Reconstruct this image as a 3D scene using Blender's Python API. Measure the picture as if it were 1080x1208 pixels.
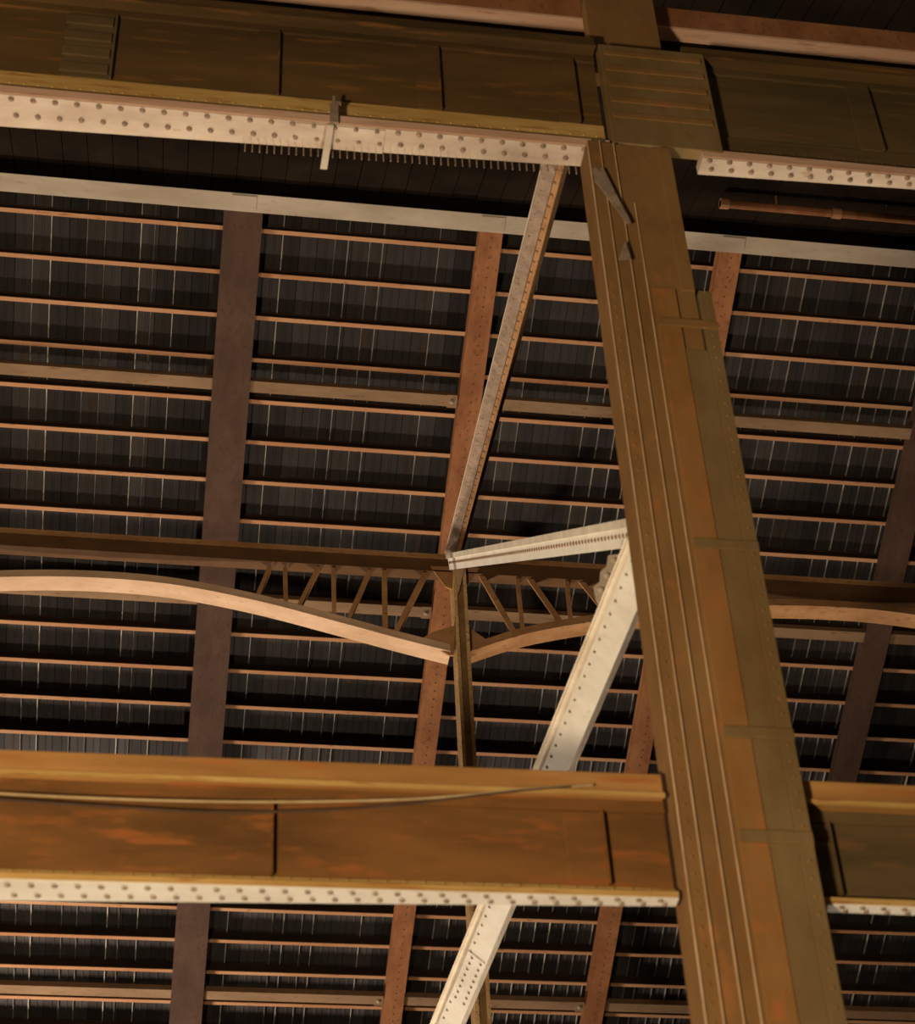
import bpy, math, random
from mathutils import Vector, Matrix
random.seed(7)
for o in list(bpy.data.objects): bpy.data.objects.remove(o, do_unlink=True)
SC = bpy.context.scene
COL = SC.collection

# ------------------------------------------------------------------ camera
W, H, F = 1080.0, 1208.0, 2300.0
up_c = Vector((-145, -2644, F)).normalized()          # camera space: x right, y down, z forward
x_c = Vector((15160, 726, F)); x_c = (x_c - up_c*x_c.dot(up_c)).normalized()
y_c = up_c.cross(x_c).normalized()
EYE = Vector((0, 0, 1.6))
def c2w(c): return Vector((x_c.dot(c), y_c.dot(c), up_c.dot(c)))
cam_d = bpy.data.cameras.new('camera'); cam = bpy.data.objects.new('camera', cam_d); COL.objects.link(cam)
r_, u_, b_ = c2w(Vector((1, 0, 0))), c2w(Vector((0, -1, 0))), c2w(Vector((0, 0, -1)))
cam.matrix_world = Matrix(((r_.x, u_.x, b_.x, EYE.x), (r_.y, u_.y, b_.y, EYE.y), (r_.z, u_.z, b_.z, EYE.z), (0, 0, 0, 1)))
cam_d.sensor_fit = 'HORIZONTAL'; cam_d.sensor_width = 36; cam_d.lens = 36*F/W
cam_d.clip_end = 500
cam_d.dof.use_dof = True; cam_d.dof.focus_distance = 34.0; cam_d.dof.aperture_fstop = 1.4
SC.camera = cam

# ------------------------------------------------------------------ light
SC.view_settings.view_transform = 'Standard'; SC.view_settings.look = 'None'
SC.view_settings.gamma = 1; SC.view_settings.use_curve_mapping = False
SC.view_settings.exposure = 0.0
wd = bpy.data.worlds.new('hall_air'); SC.world = wd; wd.use_nodes = True
wd.node_tree.nodes['Background'].inputs[0].default_value = (1.0, 0.78, 0.55, 1)
wd.node_tree.nodes['Background'].inputs[1].default_value = 0.06
def add_fill(loc, aim, size, power, col, spread=180):
    d = bpy.data.lights.new('fill_light', 'AREA'); d.shape = 'DISK'; d.size = size; d.energy = power; d.color = col; d.spread = math.radians(spread)
    o = bpy.data.objects.new('fill_light', d); COL.objects.link(o); o.location = loc
    o.rotation_euler = (Vector(aim)-Vector(loc)).to_track_quat('-Z', 'Y').to_euler()
    return o
add_fill((-15, 55, 1.0), (-13, 45, 25), 7.0, 11500, (1.0, 0.84, 0.69), 130)    # added far area light, stands in for low daylight under the roof
add_fill((5, 36, 1.0), (0, 18, 18), 2.0, 3000, (1.0, 0.84, 0.68), 140)        # added far fill by the right bay, no real lamp
add_fill((-7, 1.0, 0.6), (1, 14, 14), 1.6, 4600, (1.0, 0.80, 0.56))      # added near fill for the girder fronts, no real lamp

# ------------------------------------------------------------------ pixel rays into the hall
def ray(px, py): return c2w(Vector((px-W/2, py-H/2, F)).normalized())
def onY(px, py, Y):
    d = ray(px, py); return EYE + d*((Y-EYE.y)/d.y)
def onZ(px, py, Z):
    d = ray(px, py); return EYE + d*((Z-EYE.z)/d.z)
def onP(px, py, p, n):
    d = ray(px, py); return EYE + d*((p-EYE).dot(n)/d.dot(n))
def zat(py, Y, px=540): return onY(px, py, Y).z

# ------------------------------------------------------------------ materials
MATS = {}
def mat(name, c1, c2, c3=None, scale=1.5, stretch=(1, 1, 1), rough=0.75, metal=0.0, bump=0.15, rnd=0.0, blotch=0.5, fine=14.0):
    m = bpy.data.materials.new(name); m.use_nodes = True
    nt = m.node_tree; N = nt.nodes; L = nt.links; bs = N['Principled BSDF']
    geo = N.new('ShaderNodeNewGeometry'); mp = N.new('ShaderNodeMapping'); mp.inputs['Scale'].default_value = stretch
    L.new(geo.outputs['Position'], mp.inputs['Vector'])
    n1 = N.new('ShaderNodeTexNoise'); n1.inputs['Scale'].default_value = scale; n1.inputs['Detail'].default_value = 7; n1.inputs['Roughness'].default_value = 0.65
    n2 = N.new('ShaderNodeTexNoise'); n2.inputs['Scale'].default_value = fine; n2.inputs['Detail'].default_value = 5
    L.new(mp.outputs[0], n1.inputs['Vector']); L.new(mp.outputs[0], n2.inputs['Vector'])
    r1 = N.new('ShaderNodeValToRGB'); r1.color_ramp.elements[0].position = 0.36; r1.color_ramp.elements[1].position = 0.66
    r1.color_ramp.elements[0].color = (*c1, 1); r1.color_ramp.elements[1].color = (*c2, 1)
    L.new(n1.outputs['Fac'], r1.inputs[0]); out = r1.outputs[0]
    if c3:
        r2 = N.new('ShaderNodeValToRGB'); r2.color_ramp.elements[0].position = blotch; r2.color_ramp.elements[1].position = blotch+0.14
        r2.color_ramp.elements[0].color = (0, 0, 0, 1); r2.color_ramp.elements[1].color = (1, 1, 1, 1)
        L.new(n2.outputs['Fac'], r2.inputs[0])
        mx = N.new('ShaderNodeMix'); mx.data_type = 'RGBA'; L.new(r2.outputs[0], mx.inputs[0]); L.new(out, mx.inputs[6])
        mx.inputs[7].default_value = (*c3, 1); out = mx.outputs[2]
    if rnd:
        oi = N.new('ShaderNodeObjectInfo'); mr = N.new('ShaderNodeMapRange'); L.new(oi.outputs['Random'], mr.inputs[0])
        mr.inputs[3].default_value = 1-rnd; mr.inputs[4].default_value = 1+rnd
        hs = N.new('ShaderNodeHueSaturation'); L.new(out, hs.inputs['Color']); L.new(mr.outputs[0], hs.inputs['Value']); out = hs.outputs[0]
    L.new(out, bs.inputs['Base Color'])
    bs.inputs['Roughness'].default_value = rough; bs.inputs['Metallic'].default_value = metal
    bs.inputs['Specular IOR Level'].default_value = 0.02 if name == 'near_black' else 0.1
    if bump:
        bp = N.new('ShaderNodeBump'); bp.inputs['Strength'].default_value = bump; bp.inputs['Distance'].default_value = 0.02
        L.new(n2.outputs['Fac'], bp.inputs['Height']); L.new(bp.outputs[0], bs.inputs['Normal'])
    MATS[name] = m; return m
S = (0.16, 1, 1.3)
mat('web_dark', (0.055, 0.032, 0.012), (0.13, 0.07, 0.022), (0.22, 0.09, 0.022), 0.9, S, blotch=0.58, fine=5)
mat('web_orange', (0.095, 0.042, 0.012), (0.20, 0.088, 0.023), (0.23, 0.078, 0.02), 1.1, (0.3, 1, 1.3), blotch=0.55, fine=6)
mat('web_olive', (0.07, 0.045, 0.018), (0.14, 0.09, 0.035), (0.17, 0.08, 0.03), 1.0, S, blotch=0.6, fine=6)
mat('ochre', (0.34, 0.19, 0.05), (0.52, 0.33, 0.11), (0.30, 0.13, 0.035), 2.5, S, blotch=0.56)
mat('flange_orange', (0.24, 0.11, 0.03), (0.40, 0.20, 0.06), (0.34, 0.11, 0.025), 2.0, S, blotch=0.56, fine=6)
mat('pink_edge', (0.48, 0.27, 0.17), (0.62, 0.40, 0.27), (0.36, 0.17, 0.09), 2.5, S, blotch=0.6)
mat('pale_paint', (0.40, 0.30, 0.22), (0.56, 0.45, 0.34), (0.40, 0.24, 0.14), 2.0, (0.4, 1, 1), blotch=0.64, fine=9)
mat('white_paint', (0.56, 0.50, 0.40), (0.70, 0.65, 0.55), (0.55, 0.40, 0.27), 2.0, (0.4, 1, 1), blotch=0.68, fine=9)
mat('bright_paint', (0.80, 0.72, 0.58), (0.90, 0.84, 0.72), (0.6, 0.45, 0.3), 2.0, blotch=0.7, fine=9)
mat('cream', (0.60, 0.50, 0.37), (0.76, 0.67, 0.52), (0.45, 0.31, 0.19), 3.0, blotch=0.67)
mat('taupe', (0.20, 0.14, 0.095), (0.31, 0.22, 0.155), (0.17, 0.09, 0.05), 5.0, blotch=0.58)
mat('ridge_paint', (0.36, 0.285, 0.205), (0.48, 0.395, 0.30), (0.33, 0.22, 0.14), 1.6, (0.3, 1, 1), blotch=0.62)
mat('rafter_rust', (0.22, 0.085, 0.035), (0.34, 0.145, 0.06), (0.18, 0.065, 0.028), 2.0, (1, 0.5, 0.5), blotch=0.58)
mat('rafter_brown', (0.062, 0.034, 0.022), (0.092, 0.05, 0.033), (0.058, 0.03, 0.018), 2.0, (1, 0.5, 0.5), blotch=0.58)
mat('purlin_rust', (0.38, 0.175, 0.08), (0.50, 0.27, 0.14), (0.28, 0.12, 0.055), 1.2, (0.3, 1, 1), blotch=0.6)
mat('purlin_web', (0.03, 0.018, 0.011), (0.05, 0.03, 0.018), None, 1.2, (0.3, 1, 1))  # shade on the web put into the colour, far darker than the flange
mat('strut_brown', (0.20, 0.12, 0.065), (0.29, 0.18, 0.10), (0.16, 0.085, 0.04), 1.5, (0.3, 1, 1), blotch=0.6)
mat('truss_brown', (0.27, 0.13, 0.052), (0.40, 0.215, 0.095), (0.22, 0.095, 0.036), 2.0, (0.5, 1, 1), blotch=0.58)
mat('truss_dark', (0.075, 0.036, 0.015), (0.115, 0.057, 0.024), None, 2.0, (0.5, 1, 1))
mat('truss_tan', (0.42, 0.265, 0.155), (0.58, 0.39, 0.25), (0.38, 0.21, 0.11), 1.6, (0.4, 1, 1), blotch=0.62)
mat('post_ochre', (0.44, 0.26, 0.10), (0.60, 0.39, 0.18), (0.20, 0.09, 0.03), 3.0, blotch=0.56)
mat('post_dark', (0.16, 0.085, 0.033), (0.24, 0.14, 0.06), None, 3.0)
mat('col_brown', (0.17, 0.085, 0.027), (0.25, 0.135, 0.048), (0.29, 0.115, 0.034), 1.0, (1, 1, 0.5), blotch=0.6, fine=5)
mat('col_orange', (0.21, 0.095, 0.026), (0.29, 0.145, 0.048), (0.32, 0.11, 0.03), 1.0, (1, 1, 0.5), blotch=0.56, fine=5)
mat('col_olive', (0.14, 0.085, 0.03), (0.21, 0.135, 0.055), (0.17, 0.09, 0.035), 1.0, (1, 1, 0.5), blotch=0.6, fine=5)
mat('col_edge', (0.42, 0.26, 0.13), (0.58, 0.40, 0.23), None, 2.0)
mat('sheet', (0.030, 0.025, 0.022), (0.056, 0.049, 0.046), (0.05, 0.030, 0.018), 0.5, (1, 0.4, 0.4), rough=0.6, blotch=0.6, rnd=0.35, fine=3)
mat('seam', (0.26, 0.23, 0.20), (0.42, 0.38, 0.34), None, 2.0, rnd=0.6)
mat('near_black', (0.009, 0.006, 0.004), (0.016, 0.010, 0.006), None, 1.0)  # stands for unlit darkness above the ridge, put into the base colour
mat('concrete', (0.20, 0.18, 0.15), (0.30, 0.27, 0.23), (0.16, 0.14, 0.11), 0.8)
mat('cable', (0.30, 0.20, 0.09), (0.45, 0.32, 0.16), None, 2.0)
mat('black_cable', (0.05, 0.03, 0.018), (0.08, 0.05, 0.03), None, 2.0)
mat('steel_bolt', (0.30, 0.22, 0.15), (0.42, 0.33, 0.24), None, 5.0)

# ------------------------------------------------------------------ mesh helpers
class MB:
    def __init__(s): s.v = []; s.f = []
    def add(s, vs, fs):
        k = len(s.v); s.v += [Vector(v) for v in vs]; s.f += [tuple(i+k for i in f) for f in fs]; return s
    def hexa(s, c):   # 8 corners: bottom loop then top loop
        return s.add(c, [(3, 2, 1, 0), (4, 5, 6, 7), (0, 1, 5, 4), (1, 2, 6, 5), (2, 3, 7, 6), (3, 0, 4, 7)])
    def box(s, a, b):
        x0, y0, z0 = a; x1, y1, z1 = b
        return s.hexa([(x0, y0, z0), (x1, y0, z0), (x1, y1, z0), (x0, y1, z0), (x0, y0, z1), (x1, y0, z1), (x1, y1, z1), (x0, y1, z1)])
    def bar(s, p, q, side, nrm, a0, a1, n0, n1):
        # prism from p to q; cross section spans a0..a1 along side and n0..n1 along nrm
        c = []
        for e in (p, q): c.append([e+side*a+nrm*n for a, n in ((a0, n0), (a1, n0), (a1, n1), (a0, n1))])
        return s.hexa(c[0]+c[1])
    def plate(s, pts, d):  # polygon given thickness vector d
        n = len(pts); vs = [Vector(p) for p in pts]+[Vector(p)+d for p in pts]
        return s.add(vs, [tuple(range(n)), tuple(range(2*n-1, n-1, -1))]+[(i, i+n, (i+1) % n+n, (i+1) % n) for i in range(n)])
    def sweep(s, pts, offs):  # closed section carried along pts
        n = len(offs)
        vs = [Vector(p)+Vector(o) for p in pts for o in offs]; fs = []
        for i in range(len(pts)-1):
            for j in range(n):
                a = i*n+j; b = i*n+(j+1) % n; fs.append((a, b, b+n, a+n))
        fs += [tuple(range(n-1, -1, -1)), tuple(range((len(pts)-1)*n, len(pts)*n))]
        return s.add(vs, fs)
    def tube(s, pts, r, n=8):
        pts = [Vector(p) for p in pts]; k0 = len(s.v); T = []
        for i, p in enumerate(pts):
            t = (pts[min(i+1, len(pts)-1)]-pts[max(i-1, 0)]).normalized()
            a = t.cross(Vector((0, 0, 1)))
            if a.length < 1e-3: a = Vector((1, 0, 0))
            a.normalize(); b = t.cross(a)
            T += [p+(a*math.cos(2*math.pi*j/n)+b*math.sin(2*math.pi*j/n))*r for j in range(n)]
        fs = []
        for i in range(len(pts)-1):
            for j in range(n):
                a = i*n+j; b = i*n+(j+1) % n; fs.append((a, b, b+n, a+n))
        fs += [tuple(range(n-1, -1, -1)), tuple(range((len(pts)-1)*n, len(pts)*n))]
        return s.add(T, fs)
    def dome(s, p, nrm, r, h=None, n=8):
        h = h or r*0.75; nrm = Vector(nrm).normalized(); a = nrm.orthogonal().normalized(); b = nrm.cross(a)
        vs = []
        for rr, hh in ((1, 0), (0.82, 0.6), (0.4, 0.95)):
            vs += [Vector(p)+(a*math.cos(2*math.pi*j/n)+b*math.sin(2*math.pi*j/n))*r*rr+nrm*h*hh for j in range(n)]
        fs = [(i*n+j, i*n+(j+1) % n, (i+1)*n+(j+1) % n, (i+1)*n+j) for i in range(2) for j in range(n)]
        fs.append(tuple(range(2*n, 3*n)))
        return s.add(vs, fs)
ORG = {}
def link(o): COL.objects.link(o); return o
def thing(name, label, cat, loc=(0, 0, 0), group=None):
    o = link(bpy.data.objects.new(name, None)); o.location = loc; o.empty_display_size = 0.3
    ORG[o.name] = Vector(loc); o['label'] = label; o['category'] = cat
    if group: o['group'] = group
    return o
def mesh(name, mb, m, parent=None, origin=None, label=None, cat=None, group=None, kind=None, bevel=0):
    org = ORG[parent.name] if parent else Vector(origin or (0, 0, 0))
    me = bpy.data.meshes.new(name); me.from_pydata([v-org for v in mb.v], [], mb.f); me.update()
    import bmesh
    bm = bmesh.new(); bm.from_mesh(me); bmesh.ops.recalc_face_normals(bm, faces=bm.faces[:]); bm.to_mesh(me); bm.free()
    me.materials.append(MATS[m]); o = link(bpy.data.objects.new(name, me)); ORG[o.name] = org
    if parent: o.parent = parent
    else: o.location = org
    if label: o['label'] = label
    if cat: o['category'] = cat
    if group: o['group'] = group
    if kind: o['kind'] = kind
    if bevel:
        b = o.modifiers.new('edge', 'BEVEL'); b.width = bevel; b.segments = 2; b.limit_method = 'ANGLE'
    return o
SHARED = {}
def rivet(pos, nrm, r, m, parent, name='rivet'):
    k = (name, round(r, 4), m, tuple(round(c, 2) for c in nrm))
    if k not in SHARED:
        mb = MB().dome((0, 0, 0), nrm, r)
        me = bpy.data.meshes.new(name); me.from_pydata(mb.v, [], mb.f); me.update(); me.materials.append(MATS[m])
        for p in me.polygons: p.use_smooth = True
        SHARED[k] = me
    o = link(bpy.data.objects.new(name, SHARED[k])); o.parent = parent; o.location = Vector(pos)-ORG[parent.name]; return o
UX, UY, UZ = Vector((1, 0, 0)), Vector((0, 1, 0)), Vector((0, 0, 1))

# ================================================================== setting
mb = MB().box((-40, -12, -0.3), (40, 75, 0)); fl = mesh('floor', mb, 'concrete', kind='structure'); fl['label'] = 'grey concrete hall floor below the frame'
# roof slope: plane of the purlins' lower flanges
PR = EYE + ray(540, 604)*44.0
d2 = Vector((-610, 5046, F)); sl = c2w(d2); sl = (sl - UX*sl.x).normalized()       # down-slope, away from the viewer
nr = UX.cross(sl).normalized()                                                     # outward normal (up)
if nr.z < 0: nr = -nr
HP = 0.37                                                                          # purlin depth
def rp(px, py, off=0.0): return onP(px, py, PR+nr*off, nr)
def R(x, s, off=0.0): return Vector((x, PR.y, PR.z)) + sl*s + nr*off               # roof coordinates
def scoord(p): return (p-Vector((p.x, PR.y, PR.z))).dot(sl)
ys = [248, 300, 352, 403, 452, 500, 548, 598, 645, 690, 733, 777, 820, 862]
ss = [scoord(rp(0, y)) for y in ys]
n = len(ys); mk = (n-1)/2; ms = sum(ss)/n
DS = sum((i-mk)*(s-ms) for i, s in enumerate(ss))/sum((i-mk)**2 for i in range(n)); S0 = ms-mk*DS
s_ridge = scoord(rp(350, 240))
XL, XR = -21.0, 25.0
SB = S0 + 27*DS
deck = MB().hexa([R(XL, s_ridge-0.2, HP+0.10), R(XR, s_ridge-0.2, HP+0.10), R(XR, SB, HP+0.10), R(XL, SB, HP+0.10),
                  R(XL, s_ridge-0.2, HP+0.16), R(XR, s_ridge-0.2, HP+0.16), R(XR, SB, HP+0.16), R(XL, SB, HP+0.16)])
ceil = mesh('ceiling', deck, 'near_black', kind='structure'); ceil['label'] = 'dark sheeted roof slope behind the steelwork'
PW = 0.37; x = XL; i = 0
while x < XR-PW:
    a, b = x+0.006, x+PW-0.006; t0 = random.uniform(0, 0.008)
    prof = [(a, t0), (a+PW*0.42, t0*0.5), (a+PW*0.47, -0.012), (a+PW*0.55, -0.012), (a+PW*0.60, t0*0.5), (b, 0.0)]
    mbx = MB(); vs = []
    for s in (s_ridge, SB):
        vs += [R(q[0], s, HP+q[1]) for q in prof]+[R(q[0], s, HP+0.06) for q in reversed(prof)]
    m_ = len(prof)*2
    mbx.add(vs, [(j, (j+1) % m_, (j+1) % m_+m_, j+m_) for j in range(m_)]+[tuple(range(m_)), tuple(range(2*m_-1, m_-1, -1))])
    sh = mesh('roof_sheet', mbx, 'sheet', ceil)
    if random.random() < 0.6:
        xs = b+0.006+random.choice([0, 0, 0, -0.09]); wv = random.uniform(0.005, 0.011)
        mesh('seam', MB().bar(R(xs, s_ridge), R(xs, SB), UX, nr, -wv, wv, HP-0.06, HP+0.02), 'seam', sh)
    x += PW; i += 1
# opposite slope beyond the ridge, its darkness put into a near-black colour
sb = Vector((0, -sl.y, sl.z)); nb = Vector((0, -nr.y, nr.z)); RG = R(0, s_ridge, HP+0.1)
def B(x, s, off=0.0): return Vector((x, RG.y, RG.z)) + sb*s + nb*off
opp = mesh('ceiling', MB().hexa([B(XL, -0.1), B(XR, -0.1), B(XR, 17), B(XL, 17), B(XL, -0.1, 0.1), B(XR, -0.1, 0.1), B(XR, 17, 0.1), B(XL, 17, 0.1)]), 'near_black', kind='structure')
opp['label'] = 'near-black roof slope above the pale ridge beam'
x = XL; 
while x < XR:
    mesh('roof_board', MB().bar(B(x+0.008, 0.0), B(x+0.008, 17), UX, nb, 0, 0.484, -0.05-random.uniform(0, 0.02), -0.001), 'near_black', opp); x += 0.5

# ================================================================== purlins
ORD = ['first', 'second', 'third', 'fourth', 'fifth', 'sixth', 'seventh', 'eighth']
def plabel(k):
    if k < 8: return ORD[k]+' thin rusty purlin below the pale ridge beam'
    if k == 8: return 'thin rusty purlin just behind the truss top chord'
    if k == 9: return 'thin rusty purlin crossing behind the truss web members'
    if k < 14: return ORD[k-10]+' thin rusty purlin below the arched truss, above the orange girder'
    if k < 18: return None
    return ORD[k-18]+' thin rusty purlin below the white flange of the lower girder'
for k in range(-0, 24):
    lb = plabel(k)
    if lb is None: continue
    s = S0+k*DS; c = R(0, s)
    t = thing('roof_purlin', lb, 'beam', c, 'purlins of the roof slope')
    p, q = R(XL, s), R(XR, s)
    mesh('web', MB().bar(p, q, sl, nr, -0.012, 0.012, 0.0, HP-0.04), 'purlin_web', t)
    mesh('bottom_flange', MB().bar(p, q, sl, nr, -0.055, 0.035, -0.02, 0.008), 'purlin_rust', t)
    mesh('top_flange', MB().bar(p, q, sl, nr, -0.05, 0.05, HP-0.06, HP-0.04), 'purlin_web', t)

# ================================================================== rafters
HRF = 0.30
XB = rp(538, 604, -HRF).x; XA = rp(262, 604, -HRF).x; BAY = XB-XA
raf = [(XA, 0.80, 'rafter_brown', 'wide dull brown rafter crossing the left bay of the roof'),
       (XB, 0.50, 'rafter_rust', 'orange rusty rafter running down behind the centre post'),
       (XB+BAY, 0.50, 'rafter_rust', 'brown rafter passing behind the big riveted column'),
       (XB+2*BAY, 0.62, 'rafter_brown', 'dark brown rafter at the right edge beyond the big column')]
for X, wd_, m_, lb in raf:
    t = thing('roof_rafter', lb, 'beam', R(X, s_ridge), 'rafters of the roof slope')
    p, q = R(X, s_ridge+0.15, -0.03), R(X, SB, -0.03)
    mesh('bottom_flange', MB().bar(p, q, UX, nr, -wd_/2, wd_/2, -HRF, -HRF+0.03), m_, t)
    mesh('web', MB().bar(p, q, UX, nr, -0.02, 0.02, -HRF+0.03, -0.02), m_, t)
    mesh('top_flange', MB().bar(p, q, UX, nr, -wd_/2, wd_/2, -0.02, 0.0), m_, t)
    rv = MB(); s = s_ridge+0.3
    while s < SB:
        for e in (0.04,): rv.dome(R(X+e*wd_, s, -0.03-HRF), -nr, 0.022)
        s += 0.22
    if wd_ == 0.50: mesh('rivet_rows', rv, 'post_dark', t, kind='stuff')
# ridge beam
t = thing('ridge_beam', 'pale beige straight beam along the top edge of the roof slope', 'beam', R(0, s_ridge))
p, q = R(XL, s_ridge), R(XR, s_ridge)
mesh('face_plate', MB().bar(p, q, sl, nr, -0.22, 0.16, -HRF-0.08, -HRF-0.04), 'ridge_paint', t)
mesh('web', MB().bar(p, q, sl, nr, -0.03, 0.03, -HRF-0.04, HP), 'purlin_web', t)
for k in range(-3, 5):
    mesh('splice_plate', MB().bar(R(XB+k*BAY-0.25, s_ridge), R(XB+k*BAY+0.25, s_ridge), sl, nr, -0.18, 0.12, -HRF-0.1, -HRF-0.08), 'ridge_paint', t)
# heavier struts below the purlins
def strut(x0, x1, px, py, lb, bolt):
    s = scoord(rp(px, py, -0.2))
    t = thing('roof_strut', lb, 'beam', R((x0+x1)/2, s, -0.1), 'struts between the rafters')
    p, q = R(x0, s), R(x1, s)
    mesh('face', MB().bar(p, q, sl, nr, -0.14, 0.12, -0.24, -0.21), 'strut_brown', t)
    mesh('lip', MB().bar(p, q, sl, nr, -0.14, -0.11, -0.21, -0.04), 'strut_brown', t)
    mesh('lip', MB().bar(p, q, sl, nr, 0.09, 0.12, -0.21, -0.04), 'strut_brown', t)
    for xe, on in ((x0, bolt[0]), (x1, bolt[1])):
        if on:
            e = 1 if xe == x0 else -1
            pl = mesh('end_plate', MB().bar(R(xe, s), R(xe+e*0.22, s), sl, nr, -0.16, 0.14, -0.26, -0.24), 'strut_brown', t)
            rivet(R(xe+e*0.12, s, -0.26), -nr, 0.06, 'steel_bolt', pl, 'bolt')
g = 0.27
for py, where in ((445, 'high on the roof slope'), (700, 'behind the arched truss'), (1166, 'under the lower girder')):
    strut(XL, XB-g, 250, py+0.03*250, 'flat brown strut %s, left of the orange rafter' % where, (0, 1))
    strut(XB+g, XB+BAY-g, 250, py+0.03*250, 'flat brown strut %s, between orange rafter and big column' % where, (0, 1))
    strut(XB+BAY+g, XR, 250, py+0.03*250, 'flat brown strut %s, right of the big column' % where, (0, 0))

# ================================================================== arched trusses and post
YN = 27.6
NP = onY(538, 663, YN)
def T(px, py, off=0.0): return onY(px, py, YN+off)
zt0, zt1 = T(300, 668).z, T(300, 652).z
def truss(lb, x0, x1, arch, webs, m_ch, m_top, m_w, gus):
    t = thing('arched_truss', lb, 'truss', Vector((min(max(x0, -8), 8), YN, T(538, 770).z)), 'arched trusses')
    tc = mesh('top_chord', MB().box((x0, YN-0.14, zt0+0.04), (x1, YN+0.14, zt1)), m_top, t, bevel=0.01)
    mesh('flange', MB().box((x0, YN-0.24, zt1), (x1, YN+0.2, zt1+0.035)), m_ch if m_ch != 'truss_tan' else 'truss_brown', tc)
    mesh('flange', MB().box((x0, YN-0.16, zt0+0.01), (x1, YN+0.08, zt0+0.04)), 'truss_dark', tc)
    # smooth arch
    pts = []
    for i in range(len(arch)-1):
        p0 = arch[max(i-1, 0)]; p1 = arch[i]; p2 = arch[i+1]; p3 = arch[min(i+2, len(arch)-1)]
        for k in range(6):
            u = k/6
            pts.append(tuple(0.5*(2*p1[c]+(p2[c]-p0[c])*u+(2*p0[c]-5*p1[c]+4*p2[c]-p3[c])*u*u+(3*p1[c]-p0[c]-3*p2[c]+p3[c])*u**3) for c in (0, 1)))
    pts.append(arch[-1]); P3 = [T(*p) for p in pts]
    bc = mesh('bottom_chord', MB().sweep(P3, [(0, -0.20, -0.10), (0, 0.20, -0.10), (0, 0.20, -0.06), (0, -0.20, -0.06)]), m_ch, t)
    mesh('angle', MB().sweep(P3, [(0, -0.17, -0.06), (0, -0.12, -0.06), (0, -0.12, 0.08), (0, -0.17, 0.08)]), m_ch, bc)
    mesh('angle', MB().sweep(P3, [(0, 0.12, -0.06), (0, 0.17, -0.06), (0, 0.17, 0.08), (0, 0.12, 0.08)]), m_ch, bc)
    for a, b, wpx in webs:
        p, q = T(*a), T(*b); dr = (q-p).normalized(); sd = dr.cross(UY).normalized(); w_ = wpx*0.0157/2
        ob = mesh('web_member', MB().bar(p, q, sd, UY, -w_, w_, -0.10, -0.07), m_w, t)
        mesh('leg', MB().bar(p, q, sd, UY, w_-0.02, w_, -0.07, 0.06), m_w, ob)
    for gpts in gus: mesh('gusset_plate', MB().plate([T(*p, -0.16) for p in gpts], UY*0.03), 'truss_brown', t)
    return t
archL = [(-385, 752), (-300, 728), (-200, 704), (-100, 690), (0, 684), (100, 684), (200, 692), (300, 711), (400, 737), (470, 756), (530, 771)]
archR = [(550, 772), (620, 750), (710, 734), (800, 723), (900, 717), (1000, 720), (1075, 728), (1200, 748), (1300, 770), (1400, 796)]
truss('long arched truss with tan curved bottom chord, left of the centre post', T(-400, 660).x, NP.x-0.06, archL,
      [((503, 676), (466, 750), 6), ((453, 676), (454, 747), 6), ((436, 675), (410, 736), 5), ((393, 674), (394, 731), 5), ((375, 673), (352, 719), 5), ((336, 673), (337, 716), 5), ((318, 672), (303, 708), 5)],
      'truss_tan', 'truss_dark', 'truss_brown', [[(508, 668), (536, 668), (536, 696), (526, 692)], [(498, 753), (512, 745), (536, 738), (536, 773), (530, 773)]])
truss('rusty arched truss between the centre post and the big column', NP.x+0.06, T(1420, 690).x, archR,
      [((567, 682), (606, 750), 7), ((609, 678), (616, 748), 5), ((620, 680), (662, 740), 7), ((667, 680), (673, 738), 5), ((679, 682), (716, 728), 7), ((722, 684), (727, 728), 6), ((735, 684), (765, 722), 6)],
      'truss_brown', 'truss_dark', 'truss_brown', [[(541, 668), (566, 670), (545, 700), (541, 700)], [(541, 738), (556, 742), (578, 757), (566, 766), (545, 774), (541, 774)]])
t = thing('centre_post', 'slim ochre riveted post under the arched truss node', 'post', (NP.x, YN, 0))
zt = zt1+0.55
pb = onY(548, 900, YN)
for e in (-1, 1):
    fl_ = mesh('flange', MB().box((NP.x+e*0.09-0.03, YN-0.32, 0), (NP.x+e*0.09+0.03, YN+0.12, zt)), 'post_ochre', t)
    z = 6.0
    rv = MB()
    while z < zt: rv.dome((NP.x+e*0.09, YN-0.32, z), (0, -1, 0), 0.024); z += 0.2
    mesh('rivet_row', rv, 'col_edge', fl_, kind='stuff')
mesh('web', MB().box((NP.x-0.06, YN-0.28, 0), (NP.x+0.06, YN-0.25, zt-0.02)), 'post_dark', t)
mesh('cap_bracket', MB().plate([T(533, 612, -0.36), T(548, 626, -0.36), T(549, 668, -0.36), T(541, 700, -0.36), T(536, 668, -0.36)], UY*0.04), 'truss_tan', t)
mesh('base_plate', MB().box((NP.x-0.4, YN-0.5, 0), (NP.x+0.4, YN+0.3, 0.06)), 'post_dark', t)

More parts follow.
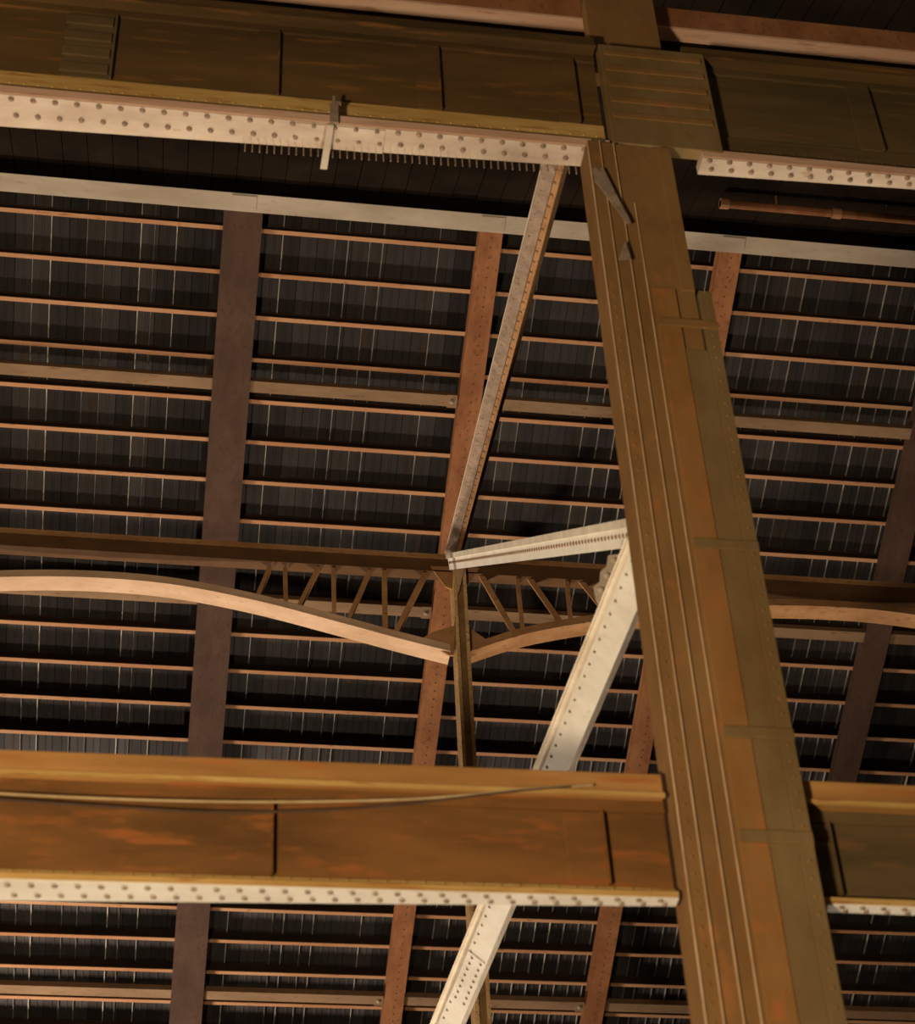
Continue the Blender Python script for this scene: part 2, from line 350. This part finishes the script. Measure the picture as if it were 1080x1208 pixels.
# ================================================================== plate girders
YC = 14.0
colxL, colxR = onY(750, 637, YC).x, onY(880, 637, YC).x
XGL, XGR = -9.5, 9.5
def girder(name, lb, x0, x1, rows, m_web, m_flange, m_under, tapers, rv_rows, rv_step, rv_r, rv_mat):
    # rows: pixel heights at x=540 for top, underside of top flange, web foot, flange front edge top, flange underside front
    ytop, ytf, yweb, yfl, yun, yback = rows
    zb = zat(yun, YC); z_ft = zat(yfl, YC); z_w = zat(yweb, YC)
    ztop, ztf = zat(ytop, YC), zat(ytf, YC)
    def back(px): return onZ(px, yback(px), zb)
    yb0, yb1 = back(tapers[0]).y, back(tapers[1]).y
    xx0, xx1 = back(tapers[0]).x, back(tapers[1]).x
    def yb(x): u = (x-xx0)/(xx1-xx0); return max(YC+0.12, yb0+(yb1-yb0)*u)
    ym = (yb0+yb1)/2
    yw = YC+(ym-YC)*0.45
    t = thing(name, lb, 'girder', ((x0+x1)/2, YC+0.2, zb), 'plate girders')
    wb = mesh('web_plate', MB().box((x0, yw, z_ft), (x1, yw+0.03, ztop-0.02)), m_web, t)
    tf = mesh('top_flange', MB().box((x0, YC, ztf), (x1, YC+2*(yw-YC), ztop)), 'web_dark' if name == 'crane_girder' else 'flange_orange', t, bevel=0.012)
    mesh('edge_lip', MB().box((x0, YC-0.03, ztf-0.01), (x1, YC, ztf+0.03)), 'web_dark' if name == 'crane_girder' else 'ochre', tf)
    bf = mesh('bottom_flange', MB().hexa([(x0, YC, zb), (x1, YC, zb), (x1, yb(x1), zb), (x0, yb(x0), zb), (x0, YC, z_ft), (x1, YC, z_ft), (x1, yb(x1), z_ft), (x0, yb(x0), z_ft)]), m_under, t)
    mesh('edge_strip', MB().box((x0, YC-0.02, zb+0.015), (x1, YC, z_ft)), 'pink_edge' if name == 'crane_girder' else 'ochre', bf)
    mesh('flange_angle', MB().box((x0, YC+0.05, z_ft), (x1, yw, z_ft+0.03)), m_flange, t)
    mesh('flange_angle', MB().box((x0, yw-0.035, z_ft+0.03), (x1, yw, z_w)), m_flange, t)
    mesh('flange_angle', MB().box((x0, yw-0.035, ztf-0.12), (x1, yw, ztf)), m_web, t)
    for fr in rv_rows:
        x = x0+0.08+fr*0.1
        while x < x1-0.05:
            rivet((x, YC+(yb(x)-YC)*fr, zb), (0, 0, -1), rv_r, rv_mat, bf); x += rv_step  # heads darker than the flange, their cast shadows put into the colour
    rv = MB(); x = x0+0.1
    while x < x1-0.1:
        rv.dome((x, yw-0.035, (z_ft+z_w)/2+0.02), (0, -1, 0), 0.018); x += 0.16
    mesh('rivet_rows', rv, m_flange, wb, kind='stuff')
    return t, dict(zb=zb, ztop=ztop, ztf=ztf, z_w=z_w, yw=yw, bf=bf, wb=wb, yb=yb)
rowsT = (28, 40, 122, 151, 160, lambda px: 149+0.069*px)
rowsB = (901, 929, 1034, 1043, 1051, lambda px: 1066+0.0085*px)
rowsC = (910, 938, 1043, 1052, 1060, lambda px: 1064+0.0175*px)
colmid = (colxL+colxR)/2
xe_t, xs_t = onY(718, 160, YC).x, onY(830, 190, YC).x
tgl, G1 = girder('crane_girder', 'deep dark brown plate girder across the top, left of the big column', XGL, xe_t, rowsT, 'web_dark', 'ochre', 'pale_paint', (0, 700), (0.12, 0.62), 0.245, 0.036, 'taupe')
tgr, G2 = girder('crane_girder', 'dark olive plate girder across the top, right of the big column', xs_t, XGR, rowsT, 'web_olive', 'web_olive', 'pale_paint', (0, 700), (0.12, 0.62), 0.245, 0.036, 'taupe')
xe_b, xs_b = onY(800, 1050, YC).x, onY(930, 1060, YC).x
bgl, G3 = girder('floor_girder', 'orange rust plate girder with white underside, left of the big column', XGL, xe_b, rowsC, 'web_orange', 'ochre', 'white_paint', (0, 800), (0.22, 0.72), 0.185, 0.026, 'taupe')
bgr, G4 = girder('floor_girder', 'olive brown plate girder low on the right of the big column', xs_b, XGR, rowsB, 'web_olive', 'web_olive', 'white_paint', (0, 800), (0.22, 0.72), 0.185, 0.026, 'taupe')
bgl.rotation_euler.y = math.radians(-0.6)                                          # the old girder has settled a little at its far left end
def stiffener(G, t, px, py, wpx, m_, bars=0):
    p = onY(px, py, G['yw']); w_ = wpx*0.0087/2
    z0, z1 = G['z_w']+0.02, G['ztf']-0.13
    st = mesh('stiffener', MB().box((p.x-w_, G['yw']-0.03, z0), (p.x+w_, G['yw']-0.0, z1)), m_, t, bevel=0.008)
    mesh('angle_leg', MB().box((p.x+w_-0.02, G['yw']-0.065, z0), (p.x+w_, G['yw']-0.03, z1)), m_, st)
    for k in range(bars):
        zz = z0+(z1-z0)*(k+0.5)/bars; hh = (z1-z0)/bars*0.28
        mesh('batten', MB().box((p.x-w_*1.1, G['yw']-0.06, zz-hh), (p.x+w_*0.85, G['yw']-0.03, zz+hh)), m_, st, bevel=0.01)
    return st
stiffener(G1, tgl, 108, 45, 66, 'web_olive', 4)
stiffener(G1, tgl, 317, 70, 30, 'web_dark')
stiffener(G1, tgl, 505, 95, 34, 'web_dark')
stiffener(G1, tgl, 668, 110, 30, 'web_dark')
stiffener(G2, tgr, 1010, 110, 34, 'web_olive')
stiffener(G3, bgl, 302, 980, 34, 'web_orange')
stiffener(G3, bgl, 690, 980, 40, 'web_orange')
stiffener(G4, bgr, 965, 1000, 30, 'web_olive')
# splice plate on the upper girder's underside and the fringe of clip ends behind it
sx0, sx1 = onY(350, 138, YC).x, onY(455, 147, YC).x
mesh('splice_plate', MB().box((sx0, YC+0.02, G1['zb']-0.012), (sx1, G1['yb'](sx0)-0.02, G1['zb'])), 'pale_paint', G1['bf'])
fr = MB(); x = onY(290, 180, YC).x
while x < xe_t-0.1:
    y_ = G1['yb'](x); fr.box((x-0.006, y_+0.03, G1['zb']-0.10), (x+0.006, y_+0.045, G1['zb']+0.03)); x += 0.085
mesh('clip_fringe', fr, 'taupe', G1['bf'], kind='stuff')
# hanger bar on the upper girder
ha = onY(396, 118, YC-0.05); hb_ = onZ(383, 198, G1['zb']-0.35)
t = thing('hanger_bar', 'thin pale steel hanger clamped over the upper girder flange', 'hanger', ha)
zb1 = G1['zb']
hx = onY(394, 150, YC).x
mesh('clamp', MB().box((hx-0.05, YC-0.06, zb1-0.03), (hx+0.05, YC-0.03, zb1+0.32)), 'taupe', t, bevel=0.005)
mesh('hook', MB().box((hx-0.02, YC-0.06, zb1+0.32), (hx+0.08, YC-0.03, zb1+0.36)).box((hx-0.02, YC-0.06, zb1+0.36), (hx+0.01, YC-0.03, zb1+0.46)), 'taupe', t)
hp0, hp1 = onZ(391, 146, zb1-0.03), onZ(383, 198, zb1-0.10)
mesh('strap', MB().bar(hp0, hp1, UX, UZ, -0.05, 0.03, -0.03, 0.0), 'ridge_paint', t)
# rusty beam above the upper girder
zr = zat(6, YC+0.6); 
t = thing('upper_rail_beam', 'pinkish rusty beam above the upper girder, top right', 'beam', (4, YC+0.9, zr))
mesh('face', MB().box((XGL, YC+0.6, zr), (XGR, YC+0.66, zr+0.42)), 'rafter_rust', t)
mesh('soffit', MB().box((XGL, YC+0.6, zr-0.04), (XGR, YC+1.0, zr)), 'pink_edge', t)
mesh('web', MB().box((XGL, YC+0.8, zr-0.30), (XGR, YC+0.84, zr-0.04)), 'near_black', t)  # near-black strip, shade of the gap above the girder put in as colour

# cables along the lower girder
def cable(lb, pts, r, m_):
    P = [onY(px, py, YC-0.03) for px, py in pts]
    q = []
    for i in range(len(P)-1):
        for k in range(6):
            u = k/6; p0, p1, p2, p3 = P[max(i-1, 0)], P[i], P[i+1], P[min(i+2, len(P)-1)]
            q.append(0.5*(2*p1+(p2-p0)*u+(2*p0-5*p1+4*p2-p3)*u*u+(3*p1-p0-3*p2+p3)*u**3))
    q.append(P[-1])
    mesh('cable', MB().tube(q, r), m_, origin=P[len(P)//2], label=lb, cat='cable', group='cables on the lower girder')
cable('tan cable sagging across the orange girder web', [(-120, 926), (0, 936), (150, 943), (300, 946), (450, 944), (540, 939), (620, 931), (700, 926)], 0.012, 'cable')
cable('dark cable sagging lowest across the orange girder web', [(-120, 935), (0, 943), (120, 951), (250, 958), (380, 956), (480, 948), (600, 934), (680, 927)], 0.012, 'black_cable')

# ================================================================== big column
t = thing('riveted_column', 'massive brown riveted steel column in front on the right', 'column', (colmid, YC, 0))
def cx(px): return onY(px, 637, YC).x
zc1 = zat(-60, YC)
def cplate(name, a, b, y0, y1, m_, z0=0.0, z1=zc1, par=t, bevel=0.006):
    return mesh(name, MB().box((cx(a), y0, z0), (cx(b), y1, z1)), m_, par, bevel=bevel)
zgt = G1['zb']-0.02
cplate('flange_plate', 752, 769, YC-0.13, YC+0.30, 'col_brown', 0, zgt)
cplate('edge_angle', 751, 752.6, YC-0.145, YC-0.12, 'col_edge', 0, zgt)
cplate('flange_plate', 769, 789, YC-0.115, YC+0.3, 'col_brown', 0, zgt)
cplate('edge_angle', 768.3, 769.8, YC-0.14, YC-0.10, 'col_edge', 0, zgt)
cplate('edge_angle', 788.3, 789.8, YC-0.125, YC-0.09, 'col_edge', 0, zgt)
cplate('web_plate', 789, 868, YC-0.10, YC+0.0, 'col_brown', 0, zgt)
cplate('cover_plate', 812, 842, YC-0.125, YC-0.10, 'col_orange', 0, zat(330, YC))
cplate('edge_angle', 806, 807.4, YC-0.115, YC-0.09, 'col_edge', 0, zat(230, YC))
cplate('flange_plate', 842, 872, YC-0.115, YC-0.10, 'col_olive', 0, zat(400, YC))
cplate('flange_plate', 872, 888, YC-0.13, YC+0.5, 'col_olive', 0, zat(330, YC))
cplate('flange_plate', 850, 868, YC-0.12, YC+0.5, 'col_brown', zat(330, YC), zgt)
cplate('side_plate', 888, 896, YC+0.1, YC+0.5, 'web_dark', 0, zat(345, YC))
for py in (392, 650, 870, 992):
    z_ = zat(py, YC, 815)
    cplate('batten_plate', 812, 888, YC-0.15, YC-0.125, 'col_olive' if py > 500 else 'col_brown', z_-0.07, z_+0.05)
# head plate across the upper girder, with rows of battens
hx0, hx1 = onY(712, 100, YC).x, onY(838, 110, YC).x
hp = mesh('head_plate', MB().box((hx0, YC-0.04, zgt+0.12), (hx1, YC+0.12, zat(62, YC, 780))), 'col_olive', t, bevel=0.01)
for k, py in enumerate((72, 90, 108, 126, 144)):
    z_ = zat(py, YC, 780)
    mesh('batten', MB().box((hx0+0.05, YC-0.06, z_-0.05), (hx1-0.06, YC-0.04, z_+0.05)), 'col_brown', hp, bevel=0.008)
mesh('upper_shaft', MB().box((onY(690, 10, YC+0.3).x, YC+0.25, zat(50, YC)), (onY(770, 10, YC+0.3).x, YC+0.45, zc1+1)), 'col_brown', t)
rv = MB(); z = 3.0
while z < zat(330, YC):
    for a, yy in ((760, YC-0.13), (880, YC-0.13)): rv.dome((cx(a), yy, z), (0, -1, 0), 0.016)
    z += 0.17
mesh('rivet_rows', rv, 'col_brown', t, kind='stuff')
def CP(px, py, y): return onY(px, py, y)
mesh('knee_plate', MB().plate([CP(700, 198, YC-0.19), (CP(712, 198, YC-0.19)), CP(728, 230, YC-0.19), CP(745, 262, YC-0.19), CP(740, 263, YC-0.19), CP(722, 238, YC-0.19), CP(702, 212, YC-0.19)], UY*0.02), 'taupe', t)
mesh('knee_plate', MB().plate([CP(738, 284, YC-0.19), CP(745, 305, YC-0.19), CP(730, 305, YC-0.19)], UY*0.02), 'taupe', t)
mesh('base_plate', MB().box((colmid-1.1, YC-0.7, 0), (colmid+1.1, YC+1.2, 0.08)), 'col_brown', t)

# ================================================================== braces
def frame(p, q, face):
    d = (q-p).normalized(); nrm = (face-d*face.dot(d)).normalized(); sd = d.cross(nrm).normalized(); return d, nrm, sd
def view(p): return (EYE-p).normalized()
def rivline(t, p, q, sd, nrm, a, nn, r, step, m_, name='rivet_row'):
    rv = MB(); L_ = (q-p).length; d = (q-p).normalized(); s = 0.2
    while s < L_-0.2: rv.dome(p+d*s+sd*a+nrm*nn, nrm, r); s += step
    return mesh(name, rv, m_, t, kind='stuff')
# upper brace
p, q = onY(660, 180, YC+0.45), onY(537, 650, YN-0.5)
d, nrm, sd = frame(p, q, view((p+q)/2)+UX*-0.15)
if sd.x < 0: sd = -sd
t = thing('upper_brace', 'taupe riveted diagonal brace from upper girder down to the centre post', 'brace', q)
mesh('flange', MB().bar(p, q, sd, nrm, -0.13, 0.05, 0.10, 0.125), 'taupe', t)
mesh('flange', MB().bar(p, q, sd, nrm, 0.05, 0.13, 0.07, 0.095), 'truss_brown', t)
mesh('web', MB().bar(p, q, sd, nrm, -0.02, 0.02, -0.12, 0.10), 'post_dark', t)
mesh('back_flange', MB().bar(p, q, sd, nrm, -0.12, 0.12, -0.145, -0.12), 'post_dark', t)
rivline(t, p, q, sd, nrm, 0.075, 0.095, 0.022, 0.28, 'post_dark')
rivline(t, p, q, sd, nrm, -0.07, 0.125, 0.016, 0.28, 'taupe')
mesh('edge_angle', MB().bar(p, q, sd, nrm, -0.14, -0.125, 0.09, 0.14), 'ridge_paint', t)
# middle brace, post node to column
p, q = onY(536, 661, YN-0.55), onY(776, 622, YC+0.12)
d, nrm, sd = frame(p, q, view((p+q)/2))
if sd.z < 0: sd = -sd
t = thing('middle_brace', 'bright cream brace from the truss node out to the big column', 'brace', p)
mesh('face_plate', MB().bar(p, q, sd, nrm, -0.16, 0.05, 0.08, 0.11), 'bright_paint', t)
mesh('top_angle', MB().bar(p, q, sd, nrm, 0.05, 0.14, 0.03, 0.14), 'cream', t)
mesh('web', MB().bar(p, q, sd, nrm, -0.02, 0.02, -0.12, 0.08), 'taupe', t)
mesh('back_flange', MB().bar(p, q, sd, nrm, -0.12, 0.12, -0.15, -0.12), 'cream', t)
rivline(t, p, q, sd, nrm, -0.03, 0.11, 0.028, 0.19, 'strut_brown')
# lower brace, column down behind the lower girder
p = onY(766, 642, YC+0.30); q = onY(530, 1208, 23.5); q2 = p+(q-p)*1.3
d, nrm, sd = frame(p, q2, view((p+q)/2)+UX*-0.25)
if sd.x < 0: sd = -sd
t = thing('lower_brace', 'broad whitish brace sloping from the big column behind the lower girder', 'brace', q2)
fp = mesh('face_plate', MB().bar(p, q2, sd, nrm, -0.10, 0.19, 0.10, 0.13), 'white_paint', t)
mesh('side_angle', MB().bar(p, q2, sd, nrm, -0.20, -0.10, 0.06, 0.09), 'cream', t)
mesh('side_edge', MB().bar(p, q2, sd, nrm, -0.21, -0.19, -0.06, 0.12), 'cream', t)
mesh('web', MB().bar(p, q2, sd, nrm, -0.06, -0.03, -0.10, 0.10), 'taupe', t)
mesh('back_flange', MB().bar(p, q2, sd, nrm, -0.17, 0.17, -0.13, -0.10), 'cream', t)
rivline(t, p, q2, sd, nrm, -0.055, 0.13, 0.018, 0.2, 'taupe')
L_ = (q-p).length
def at_y(py):
    lo, hi = 0.0, 1.4
    for _ in range(40):
        m_ = (lo+hi)/2; c = p+(q-p)*m_; v = c-EYE
        cc = Vector((r_.dot(v), -u_.dot(v), -b_.dot(v)))
        if cc.y/cc.z*F+H/2 < py: lo = m_
        else: hi = m_
    return p+(q-p)*lo
a_, b2 = at_y(1119), at_y(1172)
sp = mesh('splice_plate', MB().bar(a_, b2, sd, nrm, -0.09, 0.18, 0.13, 0.142), 'white_paint', t)
for k in range(8):
    c = a_+(b2-a_)*((k+0.5)/8)
    for e in (-0.01, 0.13): rivet(c+sd*e+nrm*0.142, nrm, 0.02, 'taupe', sp, 'bolt')
# gusset with bolts at the brace head
gy = YC+1.35
gpts = [(775, 645), (748, 652), (729, 654), (718, 655), (716, 668), (709, 674), (708, 686), (701, 692), (704, 706), (710, 716), (722, 728), (760, 720), (780, 700)]
gp = mesh('gusset_plate', MB().plate([onY(a, b, gy) for a, b in gpts], UY*0.03), 'ridge_paint', t)
for a, b in ((724, 661), (731, 670), (716, 679), (724, 686), (709, 696), (718, 703), (730, 690), (738, 676)):
    rivet(onY(a, b, gy), (0, -1, 0), 0.04, 'ridge_paint', gp, 'bolt')
# ================================================================== pipe under the dark slope
pp = onP(850, 240, B(0, 1.2, -0.35), nb); sB = (pp-Vector((pp.x, RG.y, RG.z))).dot(sb)
t = thing('rusty_pipe', 'thin rusty pipe high on the right, just above the pale ridge beam', 'pipe', pp)
p, q = B(pp.x, sB, -0.35), B(XR, sB, -0.35)
mesh('tube', MB().tube([p, q], 0.085, 12), 'rafter_rust', t)
for e in (0.0, 2.4, 4.8): mesh('collar', MB().tube([p+UX*e, p+UX*(e+0.18)], 0.11, 12), 'purlin_rust', t)
for e in (1.2, 3.6): mesh('hanger_rod', MB().tube([p+UX*e, B(p.x+e, sB, -0.02)], 0.02, 6), 'rafter_rust', t)
